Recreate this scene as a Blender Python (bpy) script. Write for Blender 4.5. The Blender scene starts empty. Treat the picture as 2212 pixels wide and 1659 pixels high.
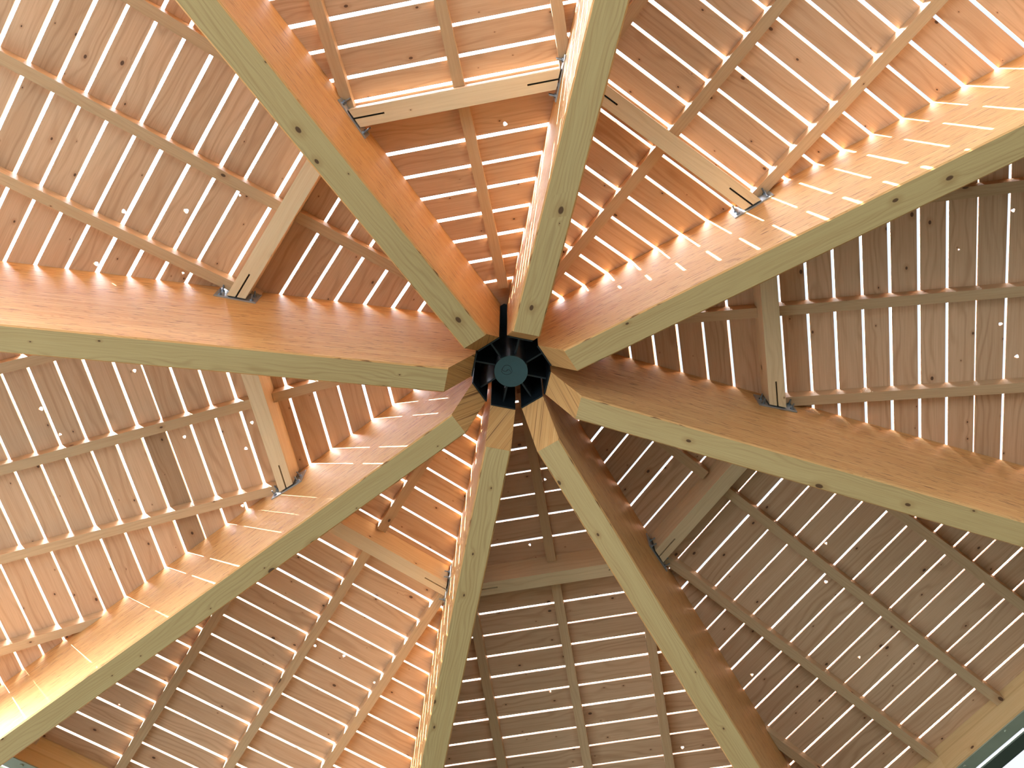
import bpy, math, random
from mathutils import Vector, Matrix
random.seed(7)
sc = bpy.context.scene
C = sc.collection

# ------------------------------------------------------------------ camera, sky, sun, exposure
EYE = 1.60                      # camera height over the paved floor
AP = EYE + 6.49981              # height of the point where the beam soffits would meet
cam_d = bpy.data.cameras.new('camera'); cam = bpy.data.objects.new('camera', cam_d); C.objects.link(cam)
right = Vector((0.99745, -0.07125, -0.00376)); down = Vector((0.06407, 0.91762, -0.39226)); fwd = Vector((0.03140, 0.39102, 0.91985))
m = Matrix((right, -down, -fwd)).transposed().to_4x4(); m.translation = (-0.21751, -2.79685, EYE)
cam.matrix_world = m
cam_d.sensor_width = 36; cam_d.sensor_fit = 'HORIZONTAL'; cam_d.lens = 1952.936 / 2212 * 36
cam_d.clip_start = 0.05; cam_d.clip_end = 300
sc.camera = cam

w = bpy.data.worlds.new('sky'); sc.world = w; w.use_nodes = True
nt = w.node_tree; bg = nt.nodes['Background']
tc = nt.nodes.new('ShaderNodeTexCoord'); sx = nt.nodes.new('ShaderNodeSeparateXYZ'); rp = nt.nodes.new('ShaderNodeValToRGB')
nt.links.new(tc.outputs['Generated'], sx.inputs[0]); nt.links.new(sx.outputs['Z'], rp.inputs[0]); nt.links.new(rp.outputs[0], bg.inputs[0])
rp.color_ramp.elements[0].position = 0.0; rp.color_ramp.elements[0].color = (1.0, 0.97, 0.93, 1)
rp.color_ramp.elements[1].position = 0.8; rp.color_ramp.elements[1].color = (0.80, 0.87, 1.0, 1)
bg.inputs[1].default_value = 1.0
to_sun = Vector((-0.683, -0.326, 0.654)).normalized()
dt = nt.nodes.new('ShaderNodeVectorMath'); dt.operation = 'DOT_PRODUCT'; dt.inputs[1].default_value = to_sun; nt.links.new(tc.outputs['Generated'], dt.inputs[0])
mx = nt.nodes.new('ShaderNodeMath'); mx.operation = 'MAXIMUM'; mx.inputs[1].default_value = 0.0; nt.links.new(dt.outputs['Value'], mx.inputs[0])
pw = nt.nodes.new('ShaderNodeMath'); pw.operation = 'POWER'; pw.inputs[1].default_value = 7.0; nt.links.new(mx.outputs[0], pw.inputs[0])
ad = nt.nodes.new('ShaderNodeMath'); ad.operation = 'MULTIPLY_ADD'; ad.inputs[1].default_value = 270.0; ad.inputs[2].default_value = 1.75; nt.links.new(pw.outputs[0], ad.inputs[0])
nt.links.new(ad.outputs[0], bg.inputs[1])                    # hazy bright sky, brighter around the sun
sd = bpy.data.lights.new('sun', 'SUN'); sun = bpy.data.objects.new('sun', sd); C.objects.link(sun)
sun.rotation_euler = to_sun.to_track_quat('Z', 'Y').to_euler(); sun.location = to_sun * 40
sd.energy = 170.0; sd.color = (1.0, 0.93, 0.82); sd.angle = math.radians(0.53)
vs = sc.view_settings; vs.view_transform = 'Standard'; vs.look = 'None'; vs.gamma = 1.0; vs.use_curve_mapping = False
vs.exposure = -0.62
sc.cycles.use_denoising = True
sc.cycles.max_bounces = 10; sc.cycles.diffuse_bounces = 7; sc.cycles.glossy_bounces = 3
sc.cycles.sample_clamp_indirect = 20; sc.cycles.caustics_reflective = False

# ------------------------------------------------------------------ layout of the roof (metres)
TH0 = math.radians(-127); STEP = math.pi / 4; C8 = math.cos(math.pi / 8); S8 = math.sin(math.pi / 8); T8 = math.tan(math.pi / 8)
W = 0.20; SOF = 0.24158; ROOF0 = 1.25026; RS = 0.22123 / C8; R0 = 0.512
def roofz(q): return AP + ROOF0 - RS * q                       # underside of the boards
BEAM = {'A': (-0.0120, -0.0076, 0.0862, 0.0111, -0.0284, 0.0053), 'B': (0.0095, -0.0058, -0.0086, 0.0148, -0.0025, 0.0010),
        'C': (0.0190, 0.0012, 0.0115, 0.0083, 0.0155, 0.0126), 'D': (0.0222, -0.0020, 0.0391, 0.0042, 0.0289, 0.0131),
        'E': (-0.0095, 0.0091, -0.0002, 0.0055, 0.0186, 0.0015), 'F': (0.0017, -0.0021, 0.0205, 0.0094, -0.0166, 0.0023),
        'G': (0.0043, -0.0100, 0.0111, -0.0041, -0.0218, 0.0179), 'H': (0.0110, -0.0076, 0.0007, 0.0062, -0.0002, 0.0074)}
NAMES = 'ABCDEFGH'
def sec_axes(s):
    th = TH0 + (s + .5) * STEP
    return Vector((math.cos(th), math.sin(th), 0)), Vector((-math.sin(th), math.cos(th), 0))
def beam_axes(k):
    o, dth, dz, dw, dr, ds = BEAM[NAMES[k % 8]]
    th = TH0 + (k % 8) * STEP + dth
    return Vector((math.cos(th), math.sin(th), 0)), Vector((-math.sin(th), math.cos(th), 0)), o, (W + dw) / 2

# ------------------------------------------------------------------ helpers
def tag(o, label=None, cat=None, group=None, kind=None):
    for k, v in (('label', label), ('category', cat), ('group', group), ('kind', kind)):
        if v: o[k] = v
    return o
def empty(name, loc, label, cat, group=None, kind=None):
    o = bpy.data.objects.new(name, None); o.empty_display_size = .1; o.location = loc; C.objects.link(o)
    return tag(o, label, cat, group, kind)
class MB:
    """collects faces with uv (metres along / across the grain) and a tone per face"""
    def __init__(s): s.v = []; s.f = []; s.uv = []; s.t = []
    def face(s, pts, uvs, tone=0.5):
        b = len(s.v); s.v += [tuple(p) for p in pts]; s.f.append(tuple(range(b, b + len(pts)))); s.uv += [tuple(u) for u in uvs]; s.t.append(tone)
    def quadplane(s, pts, uax, vax, off=(0, 0), tone=0.5):
        s.face(pts, [(Vector(p).dot(uax) + off[0], Vector(p).dot(vax) + off[1]) for p in pts], tone)
    def build(s, name, mat, parent=None, origin=None, smooth=False):
        org = Vector(origin) if origin is not None else Vector((0, 0, 0))
        key = {}; vv = []; ff = []
        for f in s.f:
            g = []
            for i in f:
                k = tuple(round(c, 5) for c in s.v[i])
                if k not in key: key[k] = len(vv); vv.append(tuple(Vector(s.v[i]) - org))
                g.append(key[k])
            ff.append(g)
        me = bpy.data.meshes.new(name); me.from_pydata(vv, [], ff)
        uvl = me.uv_layers.new(name='UVMap'); at = me.attributes.new('tone', 'FLOAT', 'FACE')
        i = 0
        for p in me.polygons:
            p.use_smooth = smooth
            for li in p.loop_indices: uvl.data[li].uv = s.uv[i]; i += 1
        for j, t in enumerate(s.t): at.data[j].value = t
        me.materials.append(mat); me.update()
        o = bpy.data.objects.new(name, me); C.objects.link(o)
        if parent is not None: o.parent = parent; o.location = org - parent.location if parent.type == 'EMPTY' else org
        else: o.location = org
        return o
def prism(mb, poly, up0, up1, uax, vax, zax, off, tone, holes=None):
    """poly: list of 3D base points (bottom); up0/up1: functions giving bottom / top point"""
    bot = [up0(p) for p in poly]; top = [up1(p) for p in poly]; n = len(poly)
    mb.quadplane(bot[::-1], uax, vax, off, tone); mb.quadplane(top, uax, vax, off, tone)
    for i in range(n):
        j = (i + 1) % n; e = poly[j] - poly[i]
        if abs(e.dot(uax)) >= abs(e.dot(vax)): mb.quadplane([bot[i], bot[j], top[j], top[i]], uax, zax, (off[0], off[1] + 3.1 * i), tone)
        else: mb.quadplane([bot[i], bot[j], top[j], top[i]], vax * .3, zax, (off[0] + 7, off[1] + i), tone * .9)
def tube(mb, a, b, r, n=16, cap=True, r2=None, tone=.5):
    a = Vector(a); b = Vector(b); d = (b - a).normalized(); x = d.orthogonal().normalized(); y = d.cross(x); r2 = r if r2 is None else r2
    A = [a + (x * math.cos(t) + y * math.sin(t)) * r for t in [2 * math.pi * i / n for i in range(n)]]
    B = [b + (x * math.cos(t) + y * math.sin(t)) * r2 for t in [2 * math.pi * i / n for i in range(n)]]
    for i in range(n):
        j = (i + 1) % n; mb.face([A[i], A[j], B[j], B[i]], [(i / n, 0), (j / n, 0), (j / n, 1), (i / n, 1)], tone)
    if cap:
        mb.face(A[::-1], [(p.x, p.y) for p in A[::-1]], tone); mb.face(B, [(p.x, p.y) for p in B], tone)
def obox(mb, c, ax, ay, az, sx_, sy_, sz_, tone=.5):
    P = lambda i, j, k: c + ax * (i * sx_ / 2) + ay * (j * sy_ / 2) + az * (k * sz_ / 2)
    for q, u, v in (([(-1, -1, -1), (-1, 1, -1), (1, 1, -1), (1, -1, -1)], ax, ay), ([(-1, -1, 1), (1, -1, 1), (1, 1, 1), (-1, 1, 1)], ax, ay),
                    ([(-1, -1, -1), (1, -1, -1), (1, -1, 1), (-1, -1, 1)], ax, az), ([(-1, 1, -1), (-1, 1, 1), (1, 1, 1), (1, 1, -1)], ax, az),
                    ([(-1, -1, -1), (-1, -1, 1), (-1, 1, 1), (-1, 1, -1)], ay, az), ([(1, -1, -1), (1, 1, -1), (1, 1, 1), (1, -1, 1)], ay, az)):
        mb.quadplane([P(*t) for t in q], u, v, (0, 0), tone)

# ------------------------------------------------------------------ materials
def wood(name, light, dark, ring_n=34.0, ring_amt=.35, knot_scale=2.6, knot_gate=.45, lam=0.0, dash=0.0, rough=.55, fiber=.30, wander=.05, knot_r=.045, spec=.35, bulge_k=9.0):
    m = bpy.data.materials.new(name); m.use_nodes = True; nt = m.node_tree; N = nt.nodes; L = nt.links
    bs = N['Principled BSDF']; bs.inputs['Roughness'].default_value = rough; bs.inputs['Specular IOR Level'].default_value = spec
    def val(op, a, b=None, c=None, clamp=False):
        n = N.new('ShaderNodeMath'); n.operation = op; n.use_clamp = clamp
        for i, x in enumerate((a, b, c)):
            if x is None: continue
            if isinstance(x, (int, float)): n.inputs[i].default_value = x
            else: L.new(x, n.inputs[i])
        return n.outputs[0]
    def comb(x, y, z=0.0):
        n = N.new('ShaderNodeCombineXYZ')
        for i, q in enumerate((x, y, z)):
            if isinstance(q, (int, float)): n.inputs[i].default_value = q
            else: L.new(q, n.inputs[i])
        return n.outputs[0]
    def noise(vec, scale, detail=2.0, rough_=.55):
        n = N.new('ShaderNodeTexNoise'); n.inputs['Scale'].default_value = scale; n.inputs['Detail'].default_value = detail; n.inputs['Roughness'].default_value = rough_
        L.new(vec, n.inputs['Vector']); return n.outputs['Fac']
    def smooth(x, a, b):
        n = N.new('ShaderNodeMapRange'); n.interpolation_type = 'SMOOTHSTEP'; L.new(x, n.inputs[0]); n.inputs[1].default_value = a; n.inputs[2].default_value = b; return n.outputs[0]
    def mix(f, a, b, mode='MIX'):
        n = N.new('ShaderNodeMix'); n.data_type = 'RGBA'; n.blend_type = mode
        if isinstance(f, (int, float)): n.inputs[0].default_value = f
        else: L.new(f, n.inputs[0])
        for i, q in ((6, a), (7, b)):
            if isinstance(q, tuple): n.inputs[i].default_value = (*q, 1)
            else: L.new(q, n.inputs[i])
        return n.outputs[2]
    uvn = N.new('ShaderNodeUVMap'); uvn.uv_map = 'UVMap'; sp = N.new('ShaderNodeSeparateXYZ'); L.new(uvn.outputs[0], sp.inputs[0]); U, V = sp.outputs[0], sp.outputs[1]
    tn = N.new('ShaderNodeAttribute'); tn.attribute_name = 'tone'; T = tn.outputs['Fac']
    seed = val('MULTIPLY', T, 37.7)
    if lam:
        li = val('FLOOR', val('DIVIDE', V, lam)); wn = N.new('ShaderNodeTexWhiteNoise'); wn.noise_dimensions = '2D'
        seg = val('FLOOR', val('ADD', val('DIVIDE', U, 2.6), val('MULTIPLY', li, .37)))
        L.new(comb(li, seg), wn.inputs['Vector']); lamr = wn.outputs['Value']
        fr = val('FRACT', val('DIVIDE', V, lam)); edge = val('LESS_THAN', val('MINIMUM', fr, val('SUBTRACT', 1.0, fr)), .045)
        seed = val('ADD', seed, val('MULTIPLY', lamr, 23.0))
    # knots
    kv = comb(val('MULTIPLY', U, .62), V, 0.0); vo = N.new('ShaderNodeTexVoronoi'); vo.voronoi_dimensions = '2D'; vo.inputs['Scale'].default_value = knot_scale; L.new(kv, vo.inputs['Vector'])
    sc_ = N.new('ShaderNodeSeparateColor'); L.new(vo.outputs['Color'], sc_.inputs[0])
    gate = val('GREATER_THAN', sc_.outputs[0], knot_gate)
    rad = val('MULTIPLY', val('ADD', val('POWER', sc_.outputs[1], 2.0), .25), knot_r)
    rel = val('DIVIDE', vo.outputs['Distance'], rad)
    core = val('MULTIPLY', gate, val('SUBTRACT', 1.0, smooth(rel, .65, 1.0)))
    halo = val('MULTIPLY', gate, val('SUBTRACT', 1.0, smooth(rel, 1.0, 3.2)))
    bulge = val('MULTIPLY', gate, val('EXPONENT', val('MULTIPLY', rel, -.38)))
    # rings
    nz = noise(comb(val('MULTIPLY', U, .9), val('MULTIPLY', V, 4.0), seed), 1.0, 2.0)
    ph = val('ADD', val('MULTIPLY', val('ADD', V, val('MULTIPLY', nz, wander * 8)), ring_n * 6.283), val('MULTIPLY', bulge, bulge_k))
    ring = val('POWER', val('MULTIPLY', val('ADD', val('SINE', ph), 1.0), .5), 3.0)
    ringmask = noise(comb(val('MULTIPLY', U, .5), val('MULTIPLY', V, 9.0), val('ADD', seed, 5.0)), 1.0, 1.0)
    ring = val('MULTIPLY', ring, smooth(ringmask, .35, .65))
    fib = noise(comb(val('MULTIPLY', U, 3.0), val('MULTIPLY', V, 150.0), seed), 1.0, 3.0)
    broad = noise(comb(val('MULTIPLY', U, .55), val('MULTIPLY', V, 14.0), val('ADD', seed, 9.0)), 1.0, 3.0)
    col = mix(val('MULTIPLY', ring, ring_amt), light, dark)
    col = mix(val('MULTIPLY', smooth(fib, .35, .75), fiber), col, dark)
    col = mix(val('MULTIPLY', smooth(broad, .35, .8), .28), col, (light[0] * .78, light[1] * .62, light[2] * .48))
    if lam:
        col = mix(val('MULTIPLY', lamr, .5), col, (light[0] * .80, light[1] * .68, light[2] * .55))
        col = mix(val('MULTIPLY', edge, .4), col, dark)
    if dash:
        dn = noise(comb(val('MULTIPLY', U, 7.0), val('MULTIPLY', V, 95.0), seed), 1.0, 2.0)
        col = mix(val('MULTIPLY', smooth(dn, .61, .68), dash), col, (.16, .07, .03))
    col = mix(val('MULTIPLY', halo, .35), col, (light[0] * .6, light[1] * .42, light[2] * .3))
    col = mix(val('MULTIPLY', core, .9), col, (.075, .03, .016))
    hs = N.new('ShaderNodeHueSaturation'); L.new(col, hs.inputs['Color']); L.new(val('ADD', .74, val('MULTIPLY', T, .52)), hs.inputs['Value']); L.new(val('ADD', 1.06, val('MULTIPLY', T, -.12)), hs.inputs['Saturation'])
    L.new(hs.outputs[0], bs.inputs['Base Color'])
    bp = N.new('ShaderNodeBump'); bp.inputs['Strength'].default_value = .15; bp.inputs['Distance'].default_value = .002; L.new(fib, bp.inputs['Height']); L.new(bp.outputs[0], bs.inputs['Normal'])
    return m
LIGHTW = (.66, .47, .27)
M = {}
M['side'] = wood('laminated_beam_side', (.67, .40, .165), (.34, .155, .05), ring_n=60, ring_amt=.4, knot_gate=1.1, lam=.0385, dash=.9, rough=.6, fiber=.35, spec=.25)
M['soffit'] = wood('laminated_beam_underside', (.53, .395, .19), (.33, .20, .085), ring_n=38, ring_amt=.42, knot_scale=3.6, knot_gate=.2, rough=.5, fiber=.32, wander=.035, knot_r=.062, bulge_k=9.0)
M['board'] = wood('roof_board', (.61, .405, .265), (.32, .175, .09), ring_n=16, ring_amt=.42, knot_scale=4.4, knot_gate=.25, rough=.6, fiber=.28, wander=.05, knot_r=.050, bulge_k=5.0)
M['rafter'] = wood('rafter_wood', (.57, .40, .245), (.30, .17, .085), ring_n=30, ring_amt=.2, knot_scale=2.2, knot_gate=.5, rough=.6, fiber=.25, wander=.03, knot_r=.04)
M['strut'] = wood('strut_wood', (.72, .57, .37), (.44, .28, .14), ring_n=20, ring_amt=.25, knot_scale=2.4, knot_gate=.35, rough=.6, fiber=.2, wander=.04, knot_r=.04)
M['eave'] = wood('eave_beam_wood', (.66, .50, .27), (.42, .27, .12), ring_n=18, ring_amt=.25, knot_scale=2.5, knot_gate=.5, lam=.19, rough=.6, fiber=.3, knot_r=.04)
def metal(name, col, rough, metallic, nscale=30):
    m = bpy.data.materials.new(name); m.use_nodes = True; nt = m.node_tree; b = nt.nodes['Principled BSDF']
    b.inputs['Metallic'].default_value = metallic
    tcn = nt.nodes.new('ShaderNodeTexCoord'); n = nt.nodes.new('ShaderNodeTexNoise'); n.inputs['Scale'].default_value = nscale; nt.links.new(tcn.outputs['Object'], n.inputs['Vector'])
    r = nt.nodes.new('ShaderNodeMapRange'); nt.links.new(n.outputs['Fac'], r.inputs[0]); r.inputs[3].default_value = rough - .1; r.inputs[4].default_value = rough + .15; nt.links.new(r.outputs[0], b.inputs['Roughness'])
    x = nt.nodes.new('ShaderNodeMix'); x.data_type = 'RGBA'; nt.links.new(n.outputs['Fac'], x.inputs[0]); x.inputs[6].default_value = (*[c * .8 for c in col], 1); x.inputs[7].default_value = (*[c * 1.15 for c in col], 1)
    nt.links.new(x.outputs[2], b.inputs['Base Color']); return m
M['galv'] = metal('galvanised_steel', (.42, .47, .52), .38, .75)
M['bolt'] = metal('bolt_steel', (.24, .28, .34), .35, .85)
M['hub'] = metal('dark_hub_steel', (.012, .02, .028), .38, .3, 8)
M['cap'] = metal('hub_cap_steel', (.035, .085, .10), .6, .1, 14)
M['gutter'] = metal('grey_green_gutter', (.10, .13, .11), .5, .4, 6)
M['flash'] = metal('grey_green_plate', (.34, .38, .30), .6, .1, 6)
M['slot'] = metal('blackened_knife_plate', (.02, .02, .02), .5, .5, 10)
def ground(name, c1, c2, scale):
    m = bpy.data.materials.new(name); m.use_nodes = True; nt = m.node_tree; b = nt.nodes['Principled BSDF']; b.inputs['Roughness'].default_value = 1.0; b.inputs['Specular IOR Level'].default_value = 0.0
    tcn = nt.nodes.new('ShaderNodeTexCoord'); n = nt.nodes.new('ShaderNodeTexNoise'); n.inputs['Scale'].default_value = scale; n.inputs['Detail'].default_value = 6; nt.links.new(tcn.outputs['Object'], n.inputs['Vector'])
    x = nt.nodes.new('ShaderNodeMix'); x.data_type = 'RGBA'; nt.links.new(n.outputs['Fac'], x.inputs[0]); x.inputs[6].default_value = (*c1, 1); x.inputs[7].default_value = (*c2, 1); nt.links.new(x.outputs[2], b.inputs['Base Color']); return m
M['paving'] = ground('pale_paving', (.008, .009, .007), (.012, .013, .0105), 3.0)
M['grass'] = ground('grass', (.0012, .0018, .001), (.0024, .0032, .002), 1.5)

# ------------------------------------------------------------------ ground (under and around the shelter)
def disc(name, r, z, mat, n=64, label=None, cat=None):
    mb = MB(); P = [Vector((r * math.cos(2 * math.pi * i / n), r * math.sin(2 * math.pi * i / n), 0)) for i in range(n)]
    mb.face([p + Vector((0, 0, z)) for p in P], [(p.x, p.y) for p in P]); mb.face([p + Vector((0, 0, z - .12)) for p in P[::-1]], [(p.x, p.y) for p in P[::-1]])
    for i in range(n):
        j = (i + 1) % n; mb.face([P[i] + Vector((0, 0, z - .12)), P[j] + Vector((0, 0, z - .12)), P[j] + Vector((0, 0, z)), P[i] + Vector((0, 0, z))], [(0, 0)] * 4)
    return tag(mb.build(name, mat), label, cat, kind='structure')
disc('floor', 6.8, 0.0, M['paving'], label='pale paved floor below the timber roof', cat='floor')
disc('ground', 90, -.06, M['grass'], label='grass around the open shelter', cat='ground')

M['reflector'] = ground('pale_reflector', (.046, .048, .048), (.062, .066, .066), 4.0)  # unseen pale ground patch, added to bounce light up into the sun-side bays
mb = MB(); ring_ = []
for i in range(25):
    t = math.radians(140 + 168 * i / 24); wob = 1 + .04 * math.sin(i * 1.7)
    ring_.append((Vector((7.2 * wob * math.cos(t), 7.2 * wob * math.sin(t), -.05)), Vector((20 * math.cos(t), 20 * math.sin(t), -.05))))
for (a, b), (c, d) in zip(ring_, ring_[1:]): mb.face([a, b, d, c], [(p.x, p.y) for p in (a, b, d, c)])
for (a, b), (c, d) in zip(ring_, ring_[1:]): mb.face([a, c, c - Vector((0, 0, .05)), a - Vector((0, 0, .05))], [(0, 0)] * 4)
tag(mb.build('reflector_yard', M['reflector']), 'added unseen gravel yard beyond the shelter', 'reflector', kind='structure')

# ------------------------------------------------------------------ roof boards: one slatted deck per bay
BAY = ['top bay', 'upper right bay', 'right bay', 'lower right bay', 'bottom bay', 'lower left bay', 'left bay', 'upper left bay']
GAPS = {0: [.554, .768, .979, 1.188, 1.399, 1.602, 1.814, 2.105, 2.26, 2.441, 2.659, 2.86],
        1: [.988, 1.195, 1.414, 1.627, 1.843, 2.052, 2.256, 2.46, 2.675, 2.869, 3.077, 3.284, 3.488, 3.691],
        2: [1.448, 1.664, 1.873, 2.14, 2.293, 2.503, 2.71, 2.921, 3.125, 3.335, 3.537, 3.744, 3.952],
        3: [1.153, 1.369, 1.584, 1.801, 2.022, 2.448, 2.657, 2.873, 3.089, 3.305, 3.516, 3.732, 3.938, 4.147, 4.355, 4.563, 4.783, 4.99, 5.204],
        4: [.824, 1.044, 1.263, 1.482, 1.691, 1.906, 2.55, 2.77, 2.981, 3.192, 3.402, 3.613, 3.825, 4.032],
        5: [.778, .994, 1.209, 1.428, 1.637, 1.854, 2.07, 2.496, 2.713, 2.924, 3.132, 3.338, 3.548, 3.762, 3.968, 4.178, 4.38, 4.592, 4.795, 5.004],
        6: [1.573, 1.779, 1.99, 2.414, 2.625, 2.834, 3.04, 3.238, 3.447, 3.651, 3.856, 4.057],
        7: [1.033, 1.253, 1.477, 1.677, 1.887, 2.16, 2.304, 2.565, 2.76, 2.959, 3.168, 3.37, 3.572, 3.767, 3.951, 4.155, 4.353]}
THIN = {(2, 3.744): .012, (6, 3.04): .013, (3, 3.305): .017, (3, 3.732): .016, (3, 4.355): .015, (3, 2.448): .012, (4, 3.192): .020, (4, 3.613): .020}
GW = {0: .025, 1: .025, 7: .025, 6: .0215, 2: .021, 3: .019, 4: .0165, 5: .020}
HOLES = [(7, 3.174, -.646, .016), (7, 2.821, -.403, .018), (7, 2.540, -.077, .009), (7, 3.187, -1.153, .017), (7, 2.622, -.894, .010), (7, 2.507, -.91, .013),
         (0, 2.032, .372, .012), (0, 1.879, .300, .016), (2, 3.972, -.62, .014), (2, 3.617, -.353, .008), (2, 3.918, .299, .015), (2, 4.04, .592, .016), (2, 4.068, .681, .015),
         (4, 1.957, .18, .013), (4, 1.367, -.072, .012), (4, .608, .058, .010), (3, 3.325, -.191, .013), (3, 3.571, .101, .016), (3, 4.274, .495, .013), (3, 3.691, 1.29, .015), (4, 4.188, -.936, .016), (4, 3.414, .243, .010),
         (5, 3.408, -.084, .014), (5, 3.361, -.374, .014), (5, 3.461, -.774, .013), (5, 4.824, .743, .015), (6, 3.107, .513, .014), (6, 3.884, .389, .016), (6, 3.849, .13, .012), (6, 2.354, -.203, .014),
         (6, 2.917, -.173, .014), (6, 2.469, -.427, .014), (6, 2.63, -.961, .014), (5, 4.787, 1.163, .010)]
BT = .039; EAVE = 5.37
def tilt_pt(u, n, q, v, h):                                    # point on the deck, h above its underside, normal to the slope
    nz = Vector((u.x * RS, u.y * RS, 1)).normalized()
    return u * q + n * v + Vector((0, 0, roofz(q))) + nz * h
def deck(s):
    u, n = sec_axes(s); mb = MB(); rnd = random.Random(100 + s)
    g = list(GAPS[s]); full = [g[0]]
    for b in g[1:]:
        k = max(1, round((b - full[-1]) / .21)); a = full[-1]
        for i in range(1, k + 1): full.append(a + (b - a) * i / k)
    while full[0] - .21 > .45: full.insert(0, full[0] - .21)
    while full[-1] + .208 < 5.42: full.append(full[-1] + .208)
    edges = [(q, THIN.get((s, q), GW.get(s, .0235) + rnd.uniform(-.003, .003))) for q in full]
    lo = [.06] + [q + w_ / 2 for q, w_ in edges]; hi = [q - w_ / 2 for q, w_ in edges] + [5.44]
    slope = Vector((u.x, u.y, -RS)).normalized()
    for q0, q1 in zip(lo, hi):
        if q1 - q0 < .03: continue
        lim0, lim1 = q0 * T8 - .002, q1 * T8 - .002
        cuts = [-9, 9]
        for k in (-1, 0, 1):
            vv = k * .82
            if abs(vv) < lim0 - .2 and rnd.random() < .13: cuts.append(vv)
        if s == 6 and q0 < 3.14 < q1: cuts = [-9, 0, 9]
        cuts.sort(); holes = sorted([(v, q, r) for (ss, q, v, r) in HOLES if ss == s and q0 - .0116 <= q < q1 + .0116])
        for a, b in zip(cuts, cuts[1:]):
            tone = min(1, max(0, rnd.gauss(.5, .09))); off = (rnd.uniform(0, 40), rnd.uniform(0, 40))
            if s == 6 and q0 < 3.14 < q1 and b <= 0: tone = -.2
            sag = 0.0
            def seg(v0a, v0b, v1a, v1b):                       # side at v0 (value at q0, at q1), side at v1
                P = [(q0, v0a), (q0, v1a), (q1, v1b), (q1, v0b)]
                bot = [tilt_pt(u, n, q, v, 0) for q, v in P]; top = [tilt_pt(u, n, q, v, BT) for q, v in P]
                uv = [(v + off[0], q + off[1]) for q, v in P]
                mb.face(bot[::-1], uv[::-1], tone); mb.face(top, uv, tone)
                mb.face([bot[0], bot[1], top[1], top[0]], [(P[0][1] + off[0], off[1]), (P[1][1] + off[0], off[1]), (P[1][1] + off[0], off[1] + BT), (P[0][1] + off[0], off[1] + BT)], tone)
                mb.face([bot[2], bot[3], top[3], top[2]], [(P[2][1] + off[0], off[1]), (P[3][1] + off[0], off[1]), (P[3][1] + off[0], off[1] + BT), (P[2][1] + off[0], off[1] + BT)], tone)
                return bot, top
            def endcap(q_a, v_a, q_b, v_b):
                pts = [tilt_pt(u, n, q_a, v_a, 0), tilt_pt(u, n, q_b, v_b, 0), tilt_pt(u, n, q_b, v_b, BT), tilt_pt(u, n, q_a, v_a, BT)]
                mb.face(pts, [(off[0], off[1]), (off[0] + .02, off[1] + .2), (off[0] + .04, off[1] + .2), (off[0], off[1])], tone * .7)
            L0 = (max(a + .0015, -lim0), max(a + .0015, -lim1)); L1 = (min(b - .0015, lim0), min(b - .0015, lim1))
            cur = L0; endcap(q0, L0[0], q1, L0[1]); hh = [h for h in holes if L0[0] + .1 < h[0] < L1[0] - .1]
            for v, q, r in hh:
                hc = .05; qc = min(max(q, q0 + r + .004), q1 - r - .004)
                if v - hc < cur[0] + .01: continue
                seg(cur[0], cur[1], v - hc, v - hc)
                N_ = 16; rim = []
                for i in range(N_):                            # square ring: outer points on the rectangle, inner on the hole
                    t = 2 * math.pi * (i + .5) / N_; dx, dy = math.cos(t), math.sin(t)
                    sc1 = hc / abs(dx); ey = (q1 - qc) if dy > 0 else (qc - q0); sc2 = ey / abs(dy); k_ = min(sc1, sc2)
                    wob = 1 + .15 * math.sin(3 * t + v * 9)
                    rim.append(((qc + dy * k_, v + dx * k_), (qc + dy * r * wob, v + dx * r * wob)))
                corners = {}
                for i in range(N_):
                    (o1, i1), (o2, i2) = rim[i], rim[(i + 1) % N_]
                    mid = []
                    if abs(o1[0] - o2[0]) > 1e-6 and abs(o1[1] - o2[1]) > 1e-6:
                        cq = q1 if max(abs(o1[0] - q1), 0) < 1e-6 or abs(o2[0] - q1) < 1e-6 else q0
                        cv = v + hc if max(o1[1], o2[1]) > v + hc - 1e-6 else v - hc
                        mid = [(cq, cv)]
                    ring_ = [o1] + mid + [o2, i2, i1]
                    for h in (0, BT):
                        pts = [tilt_pt(u, n, q_, v_, h) for q_, v_ in ring_]; uv = [(v_ + off[0], q_ + off[1]) for q_, v_ in ring_]
                        mb.face(pts if h else pts[::-1], uv if h else uv[::-1], tone)
                    mb.face([tilt_pt(u, n, *i1, 0), tilt_pt(u, n, *i2, 0), tilt_pt(u, n, *i2, BT), tilt_pt(u, n, *i1, BT)], [(off[0], off[1])] * 4, tone * .4)
                for qq in (q0, q1): mb.face([tilt_pt(u, n, qq, v - hc, 0), tilt_pt(u, n, qq, v + hc, 0), tilt_pt(u, n, qq, v + hc, BT), tilt_pt(u, n, qq, v - hc, BT)], [(off[0], off[1]), (off[0] + .1, off[1]), (off[0] + .1, off[1] + BT), (off[0], off[1] + BT)], tone)
                cur = (v + hc, v + hc)
            seg(cur[0], cur[1], L1[0], L1[1]); endcap(q0, L1[0], q1, L1[1])
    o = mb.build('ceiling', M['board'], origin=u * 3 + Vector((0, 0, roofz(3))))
    tag(o, DECKL[s], 'roof boards', kind='structure')
DECKL = ['slatted boards of the top bay, orange brown, nearly level light gaps',
         'slatted boards of the upper right bay, glowing orange along the sunlit beam',
         'slatted boards of the right bay, shaded brown with upright light gaps',
         'slatted boards of the lower right bay, shaded grey brown',
         'slatted boards of the bottom bay, the darkest boards with thin light gaps',
         'slatted boards of the lower left bay, brown fading to orange beside the bottom beam',
         'slatted boards of the left bay, pale tan with darker brown lengths',
         'slatted boards of the upper left bay, dusty pink brown']
for s in range(8): deck(s)

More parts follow.
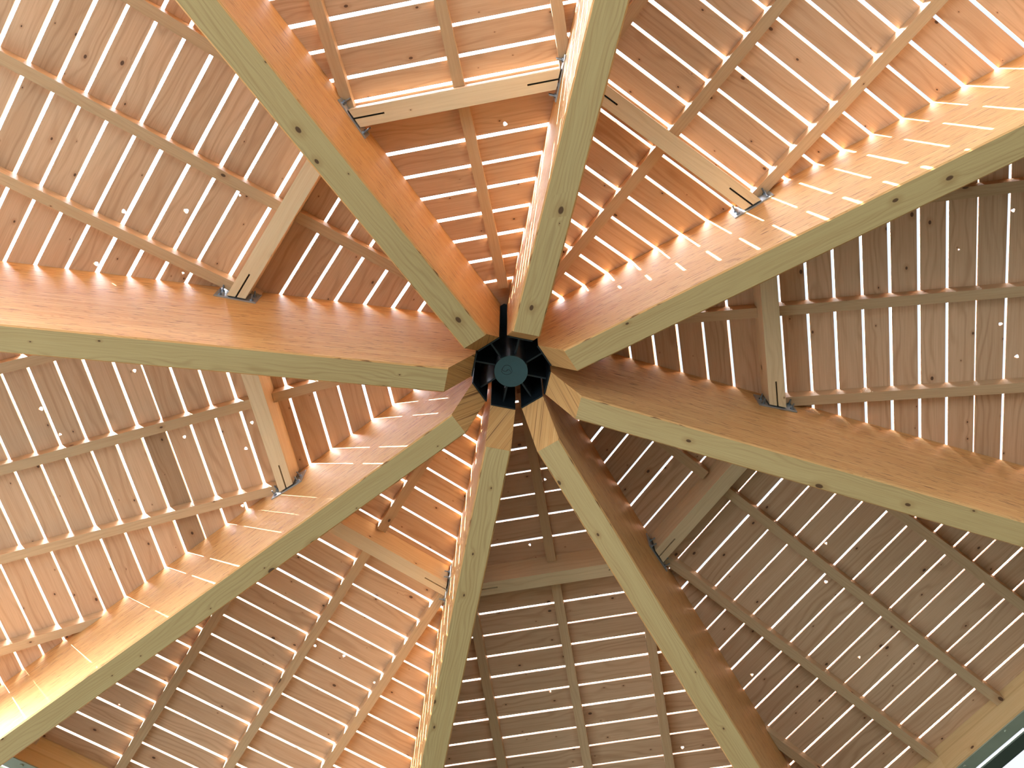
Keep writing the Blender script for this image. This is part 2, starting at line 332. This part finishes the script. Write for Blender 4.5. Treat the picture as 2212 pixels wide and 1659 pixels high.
# ------------------------------------------------------------------ eight laminated beams from the hub to the eaves
BEAML = ['laminated beam from the hub to the upper left, orange flank on its right side',
         'steepest upper laminated beam, knotty pale underside, thin sunlit left flank',
         'laminated beam to the upper right with sun streaks along its glaring flank',
         'brown laminated beam to the right, swirling grain on its underside',
         'laminated beam running steeply down to the lower right, dim flank on its right side',
         'laminated beam running straight down from the hub, narrow streaked left flank',
         'yellow lit laminated beam from the hub to the lower left corner',
         'nearly level laminated beam from the hub to the left edge']
def beam(k):
    b = NAMES[k]; o, dth, dz, dw, dr, ds = BEAM[b]; u, n, _, hw = beam_axes(k)
    r0 = R0 + dr; r1 = 5.75
    zb = lambda r: AP - SOF * r + dz + ds * r
    def zt(r, lat):                                            # top follows the two deck planes that meet over the beam
        p = u * r + n * (lat + o); z = []
        for s in (k - 1, k):
            us, _n = sec_axes(s % 8); z.append(roofz(p.dot(us)))
        return min(z) - .001
    rt, zr = .315, AP + .30
    ch = .011; off = (k * 11.3, 0)
    def P(r, lat, z): return u * r + n * (lat + o) + Vector((0, 0, z))
    mS = MB()
    rr0 = r0 - ch * .3
    for sg in (-1, 1):
        pts = [(r0, zb(r0) + ch), (r1, zb(r1) + ch), (r1, zt(r1, sg * hw)), (rt, zt(rt, sg * hw)), (rt, zr)]
        f = [P(r, sg * hw, z) for r, z in pts]; uv = [(r + off[0], z - zb(r)) for r, z in pts]
        if sg > 0: f = f[::-1]; uv = uv[::-1]
        mS.face(f, uv, .5)
        f = [P(r0, sg * hw, zb(r0) + ch), P(r1, sg * hw, zb(r1) + ch), P(r1, sg * (hw - ch), zb(r1)), P(r0, sg * (hw - ch), zb(r0))]
        mS.face(f if sg > 0 else f[::-1], [(r0, .01), (r1, .01), (r1, .02), (r0, .02)] if sg > 0 else [(r0, .02), (r1, .02), (r1, .01), (r0, .01)], .6)
    # top, outer end, hub end
    for sg in (-1, 1):
        f = [P(rt, 0, zt(rt, 0)), P(r1, 0, zt(r1, 0)), P(r1, sg * hw, zt(r1, sg * hw)), P(rt, sg * hw, zt(rt, sg * hw))]
        mS.face(f if sg < 0 else f[::-1], [(0, 0), (1, 0), (1, .1), (0, .1)], .5)
    def endf(pts, uv, t): mS.face(pts, uv, t)
    A = [P(r0, -hw, zb(r0) + ch), P(r0, -(hw - ch), zb(r0)), P(r0, hw - ch, zb(r0)), P(r0, hw, zb(r0) + ch), P(rt, hw, zr), P(rt, -hw, zr)]
    endf(A, [(off[0] + p.dot(n) * .2, (p.z - zb(r0)) * .5 + .004 + p.dot(n)) for p in A], .62)
    B = [P(rt, -hw, zr), P(rt, hw, zr), P(rt, hw, zt(rt, hw)), P(rt, 0, zt(rt, 0)), P(rt, -hw, zt(rt, -hw))]
    endf(B, [(off[0], p.z) for p in B], .5)
    Q = [P(r1, -hw, zb(r1) + ch), P(r1, -hw + ch, zb(r1)), P(r1, hw - ch, zb(r1)), P(r1, hw, zb(r1) + ch), P(r1, hw, zt(r1, hw)), P(r1, 0, zt(r1, 0)), P(r1, -hw, zt(r1, -hw))]
    endf(Q[::-1], [(off[0], p.z) for p in Q[::-1]], .5)
    me_o = mS.build('roof_beam', M['side'], origin=P(r0, 0, zb(r0)))
    # the lowest lamination shows flat grain below: second material on the underside faces
    mesh = me_o.data; mesh.materials.append(M['soffit'])
    mb = MB(); f = [P(r0, -(hw - ch), zb(r0)), P(r1, -(hw - ch), zb(r1)), P(r1, hw - ch, zb(r1)), P(r0, hw - ch, zb(r0))]
    und = [p - me_o.location for p in f][::-1]
    import bmesh
    bm = bmesh.new(); bm.from_mesh(mesh); uvl = bm.loops.layers.uv['UVMap']; tl = bm.faces.layers.float['tone']
    vs_ = [bm.verts.new(p) for p in und]; fc = bm.faces.new(vs_); fc.material_index = 1; fc[tl] = .5 + .07 * math.sin(k * 2.1)
    for l, p in zip(fc.loops, f[::-1]): l[uvl].uv = (p.dot(u) + k * 7.7, p.dot(n) + k * 3.3)
    bmesh.ops.remove_doubles(bm, verts=bm.verts, dist=1e-5); bmesh.ops.recalc_face_normals(bm, faces=bm.faces)
    bm.to_mesh(mesh); bm.free()
    tag(me_o, BEAML[k], 'beam', 'laminated roof beams radiating from the steel hub', 'thing')
for k in range(8): beam(k)

# ------------------------------------------------------------------ rafters between the beams
RW, RH = .087, .104
RV = {(2, 0): (-.011, .011), (2, 1): (.822, .004), (7, 0): (.019, -.012), (7, -1): (-.784, -.025), (3, 0): (-.040, .015), (0, 0): (.009, -.008), (0, -1): (-.856, -.023), (1, 0): (-.021, .007),
      (1, 1): (.819, .010), (6, 0): (0, -.008), (6, -1): (-.833, .022), (5, 0): (.004, -.013), (5, 1): (.861, -.008), (4, 0): (0, .004), (4, 1): (.826, .008), (4, -1): (-.80, .012)}
QS, SWD, SZ = 2.160, .138, AP + .475                            # cross struts: distance from axis, width, underside height
SIDE = [('left', 'right'), ('left', 'right'), ('upper', 'lower'), ('upper', 'lower'), ('right', 'left'), ('right', 'left'), ('lower', 'upper'), ('lower', 'upper')]
def side_q(s, v, hwv):                                         # where the line at offset v meets the flank of the beam on that side
    k = s if v < 0 else s + 1
    ub, nb, o, hw = beam_axes(k); us, ns = sec_axes(s)
    sg = 1 if v < 0 else -1                                    # flank facing this bay
    # (us*q+ns*v).nb = o + sg*hw
    return (o + sg * (hw + .002) - v * ns.dot(nb)) / us.dot(nb)
def rafter(s, k, q_in, q_out, label, grp):
    u, n = sec_axes(s); v0, v1 = RV.get((s, k), (k * .825, 0)); vf = lambda q: v0 + v1 * (q - 3)
    mb = MB(); rnd = random.Random(s * 31 + k * 7 + int(q_in * 10))
    pts = []
    for sg in (-1, 1):
        va = vf(q_in if q_in else 2.4) + sg * RW / 2
        qa = q_in if k == 0 else side_q(s, va, 0)
        pts.append((qa, vf(qa) + sg * RW / 2))
    c = [pts[0], pts[1], (q_out, vf(q_out) + RW / 2), (q_out, vf(q_out) - RW / 2)]
    base = [u * q + n * v for q, v in c]
    org = base[0] + Vector((0, 0, roofz(c[0][0]) - RH))
    prism(mb, base, lambda p: p + Vector((0, 0, roofz(p.dot(u)) - RH)), lambda p: p + Vector((0, 0, roofz(p.dot(u)) - .0005)), u, n, Vector((0, 0, 1)), (rnd.uniform(0, 30), rnd.uniform(0, 30)), rnd.uniform(.3, .6))
    o = mb.build('rafter', M['rafter'], origin=org)
    tag(o, label, 'rafter', grp, 'thing')
for s in range(8):
    bay = BAY[s]
    rafter(s, 0, .50, QS - SWD / 2 - .002, 'short middle rafter of the %s, from the hub to the cross strut' % bay, 'short middle rafters near the hub')
    rafter(s, 0, QS + SWD / 2 + .002, EAVE - .002, 'long middle rafter of the %s, from the cross strut outward' % bay, 'long middle rafters beyond the struts')
    for k in (-1, 1):
        rafter(s, k, 0, EAVE - .002, '%s side rafter of the %s, starting at the strut end' % (SIDE[s][0 if k < 0 else 1], bay), 'side rafters starting at the strut ends')
    for k in (-2, 2):
        RV[(s, k)] = {(6, -2): (-1.63, -.02), (3, -2): (-1.56, 0), (3, 2): (1.66, 0), (0, -2): (-1.67, 0)}.get((s, k), (k * .825, 0))
        rafter(s, k, 0, EAVE - .002, '%s outermost rafter of the %s, close to the eave' % (SIDE[s][0 if k < 0 else 1], bay), 'short outermost rafters near the eave')

# ------------------------------------------------------------------ cross struts with bolted steel ends
STRUTL = ['cross strut of the top bay, bright upper edge and bolted plates at both ends',
          'brown cross strut of the upper right bay, bolted to the glaring beam',
          'upright pale cross strut in the shaded right bay',
          'cross strut of the lower right bay, slot at its lower left end',
          'cross strut of the dark bottom bay, dim olive underside',
          'cross strut of the lower left bay, glowing orange inner face',
          'pale cross strut of the left bay, below the nearly level beam',
          'pale slanting cross strut of the upper left bay, above the nearly level beam']
QSEC = {3: 2.185, 5: 2.19}
def bolt(parent, c, d, zoff):
    mb = MB(); tube(mb, c, c + d * .010, .017, 6); tube(mb, c + d * .010, c + d * .013, .010, 6); tube(mb, c + d * .010, c + d * .052, .0065, 8)
    o = mb.build('bolt', M['bolt']); o.parent = parent; o.location = (0, 0, 0)
    off = -Vector(parent_world(parent)); o.location = off
    return o
def parent_world(p):
    l = Vector(p.location)
    while p.parent is not None: p = p.parent; l += Vector(p.location)
    return l
def strut(s):
    u, n = sec_axes(s); qs = QSEC.get(s, QS); root = empty('cross_strut', u * qs + Vector((0, 0, SZ)), STRUTL[s], 'strut', 'cross struts between the beams', 'thing')
    q0, q1 = qs - SWD / 2, qs + SWD / 2; PT = .010
    def vend(q, sg, gap):
        k = s if sg < 0 else s + 1; ub, nb, o, hw = beam_axes(k); f = 1 if sg < 0 else -1
        return (o + f * (hw + gap) - q * u.dot(nb)) / n.dot(nb)
    g = PT + .012; sl = .23; sw = .0065
    out = [(q0, vend(q0, -1, g))]
    out += [(q0, vend(q0, 1, g)), (qs - sw, vend(qs - sw, 1, g)), (qs - sw, vend(qs, 1, g) - sl), (qs + sw, vend(qs, 1, g) - sl), (qs + sw, vend(qs + sw, 1, g)), (q1, vend(q1, 1, g))]
    out += [(q1, vend(q1, -1, g)), (qs + sw, vend(qs + sw, -1, g)), (qs + sw, vend(qs, -1, g) + sl), (qs - sw, vend(qs, -1, g) + sl), (qs - sw, vend(qs - sw, -1, g))]
    mb = MB(); base = [u * q + n * v for q, v in out]
    prism(mb, base, lambda p: Vector((p.x, p.y, SZ)), lambda p: Vector((p.x, p.y, roofz(p.dot(u)) - .001)), n, u, Vector((0, 0, 1)), (s * 5.3, s * 2.9), .55)
    o = mb.build('timber', M['strut'], root, origin=u * qs + Vector((0, 0, SZ)))
    for sg in (-1, 1):
        k = s if sg < 0 else s + 1; ub, nb, ob, hw = beam_axes(k); f = 1 if sg < 0 else -1
        vc = vend(qs, sg, PT / 2 + .001); c = u * qs + n * vc; nd = nb * f
        top = roofz(qs) - .055; zc = (SZ - .012 + top) / 2; hgt = top - (SZ - .012)
        mb = MB(); obox(mb, c + Vector((0, 0, zc)), ub, nd, Vector((0, 0, 1)), .335, PT, hgt)
        pl = mb.build('mounting_plate', M['galv'], root, origin=c + Vector((0, 0, zc)))
        for a in (-.128, .128):
            for zz in (.035, .125):
                bolt(pl, c + nd * (PT / 2) + ub * a + Vector((0, 0, SZ - .012 + zz)), nd, 0)
        mb = MB(); v_in = vend(qs, sg, g) - sg * (sl - .02); v_out = vend(qs, sg, PT + .001)
        obox(mb, u * qs + n * ((v_in + v_out) / 2) + Vector((0, 0, SZ + .025 + .09)), n, u, Vector((0, 0, 1)), abs(v_out - v_in), .009, .18)
        mb.build('knife_plate', M['slot'], root, origin=u * qs + n * v_out + Vector((0, 0, SZ + .03)))
for s in range(8): strut(s)

# ------------------------------------------------------------------ steel hub
hub = empty('steel_hub', (0, 0, AP + .34), 'dark steel hub where the eight beams meet, round capped pipe inside', 'hub', None, 'thing')
mb = MB(); tube(mb, (0, 0, AP + .352), (0, 0, AP + 1.12), .134, 48, True); mb.build('central_pipe', M['hub'], hub, origin=(0, 0, AP + .36), smooth=False)
mb = MB(); tube(mb, (0, 0, AP + .338), (0, 0, AP + .351), .137, 64, True)
cap = mb.build('pipe_cap', M['cap'], hub, origin=(0, 0, AP + .338)); cap['label'] = 'round teal grey cap'
mb = MB()                                                      # scribed wobbling weld mark on the cap
def ringmark(cx, cy, r, z, a0, a1, n_=18):
    P = [Vector((cx + r * (1 + .12 * math.sin(3 * t)) * math.cos(t), cy + r * math.sin(t), z)) for t in [a0 + (a1 - a0) * i / n_ for i in range(n_ + 1)]]
    for a, b in zip(P, P[1:]): tube(mb, a, b, .0016, 6, True)
ringmark(-.035, -.012, .042, AP + .337, 0, 6.28); ringmark(-.05, -.02, .022, AP + .337, .4, 3.6, 10); ringmark(-.022, .002, .018, AP + .337, 3, 6.6, 10)
mb.build('weld_mark', M['hub'], cap, origin=(0, 0, AP + .338)).location = (0, 0, 0)
for k in range(8):
    u, n, o, hw = beam_axes(k)
    mb = MB(); obox(mb, u * .218 + n * o + Vector((0, 0, AP + .74)), u, n, Vector((0, 0, 1)), .165, .014, .70)
    fin = mb.build('fin_plate', M['hub'], hub, origin=u * .218 + Vector((0, 0, AP + .74)))
    mb = MB(); obox(mb, u * .307 + n * o + Vector((0, 0, AP + .70)), n, u, Vector((0, 0, 1)), .205, .010, .80)
    sh = mb.build('end_plate', M['hub'], hub, origin=u * .307 + Vector((0, 0, AP + .70)))
mb = MB(); P = [Vector((.33 * math.cos(TH0 + (i + .5) * STEP), .33 * math.sin(TH0 + (i + .5) * STEP), 0)) for i in range(8)]
for z, rev in ((AP + 1.115, True), (AP + 1.13, False)):
    f = [p + Vector((0, 0, z)) for p in P]; mb.face(f[::-1] if rev else f, [(p.x, p.y) for p in f])
for i in range(8): j = (i + 1) % 8; mb.face([P[i] + Vector((0, 0, AP + 1.115)), P[j] + Vector((0, 0, AP + 1.115)), P[j] + Vector((0, 0, AP + 1.13)), P[i] + Vector((0, 0, AP + 1.13))], [(0, 0)] * 4)
mb.build('top_plate', M['hub'], hub, origin=(0, 0, AP + 1.12))

# ------------------------------------------------------------------ eave beams and gutters
for s in range(8):
    u, n = sec_axes(s); q0, q1 = EAVE, EAVE + .14; zt0 = roofz(q0)
    mb = MB(); base = []
    ends = [side_q]                                            # mitred by the main beams' flanks
    def vlim(q, sg):
        k = s if sg < 0 else s + 1; ub, nb, o, hw = beam_axes(k); f = 1 if sg < 0 else -1
        return (o + f * (hw + .003) - q * u.dot(nb)) / n.dot(nb)
    base = [u * q0 + n * vlim(q0, -1), u * q0 + n * vlim(q0, 1), u * q1 + n * vlim(q1, 1), u * q1 + n * vlim(q1, -1)]
    prism(mb, base, lambda p: Vector((p.x, p.y, zt0 - .30)), lambda p: Vector((p.x, p.y, roofz(p.dot(u)) - .001)), n, u, Vector((0, 0, 1)), (s * 3.0, s * .7), .55)
    eo = mb.build('eave_beam', M['eave'], origin=u * q0 + Vector((0, 0, zt0 - .30)))
    tag(eo, 'laminated eave beam closing the outer edge of the %s' % BAY[s], 'beam', 'eave beams around the roof edge', 'thing')
    mb = MB(); L_ = (vlim(q0, 1) - vlim(q0, -1)) - .12
    obox(mb, u * (q0 + .07) + n * ((vlim(q0, 1) + vlim(q0, -1)) / 2) + Vector((0, 0, zt0 - .307)), n, u, Vector((0, 0, 1)), L_, .138, .010)
    for a in range(-4, 5):
        tube(mb, u * (q0 + .04) + n * (a * .5 + .12) + Vector((0, 0, zt0 - .325)), u * (q0 + .04) + n * (a * .5 + .12) + Vector((0, 0, zt0 - .312)), .016, 6)
    bp = mb.build('bottom_plate', M['flash'], eo); bp.location = -Vector(eo.location); bp['label'] = 'grey green steel plate under the beam'
    mb = MB(); g0, g1 = EAVE + .205, EAVE + .352; zg = zt0 - .30
    prof = [(g0, zg + .018), (g0, zg), (g1, zg), (g1, zg + .14), (g1 - .006, zg + .14), (g1 - .006, zg + .006), (g0 + .006, zg + .006), (g0 + .006, zg + .018)]
    hl = lambda q: q * T8
    for i in range(8):
        (qa, za), (qb, zb_) = prof[i], prof[(i + 1) % 8]
        f = [u * qa - n * hl(qa) + Vector((0, 0, za)), u * qb - n * hl(qb) + Vector((0, 0, zb_)), u * qb + n * hl(qb) + Vector((0, 0, zb_)), u * qa + n * hl(qa) + Vector((0, 0, za))]
        mb.face(f, [(0, 0)] * 4)
    for sg in (-1, 1): mb.face([u * q + n * (sg * hl(q)) + Vector((0, 0, z)) for q, z in prof], [(0, 0)] * 8)
    for a in (-1.4, 0, 1.4): obox(mb, u * (EAVE + .176) + n * a + Vector((0, 0, zg + .012)), n, u, Vector((0, 0, 1)), .03, .068, .012)
    tag(mb.build('gutter', M['gutter'], origin=u * g0 + Vector((0, 0, zg))), 'dark grey green gutter outside the eave of the %s' % BAY[s], 'gutter', 'gutters around the roof edge', 'thing')
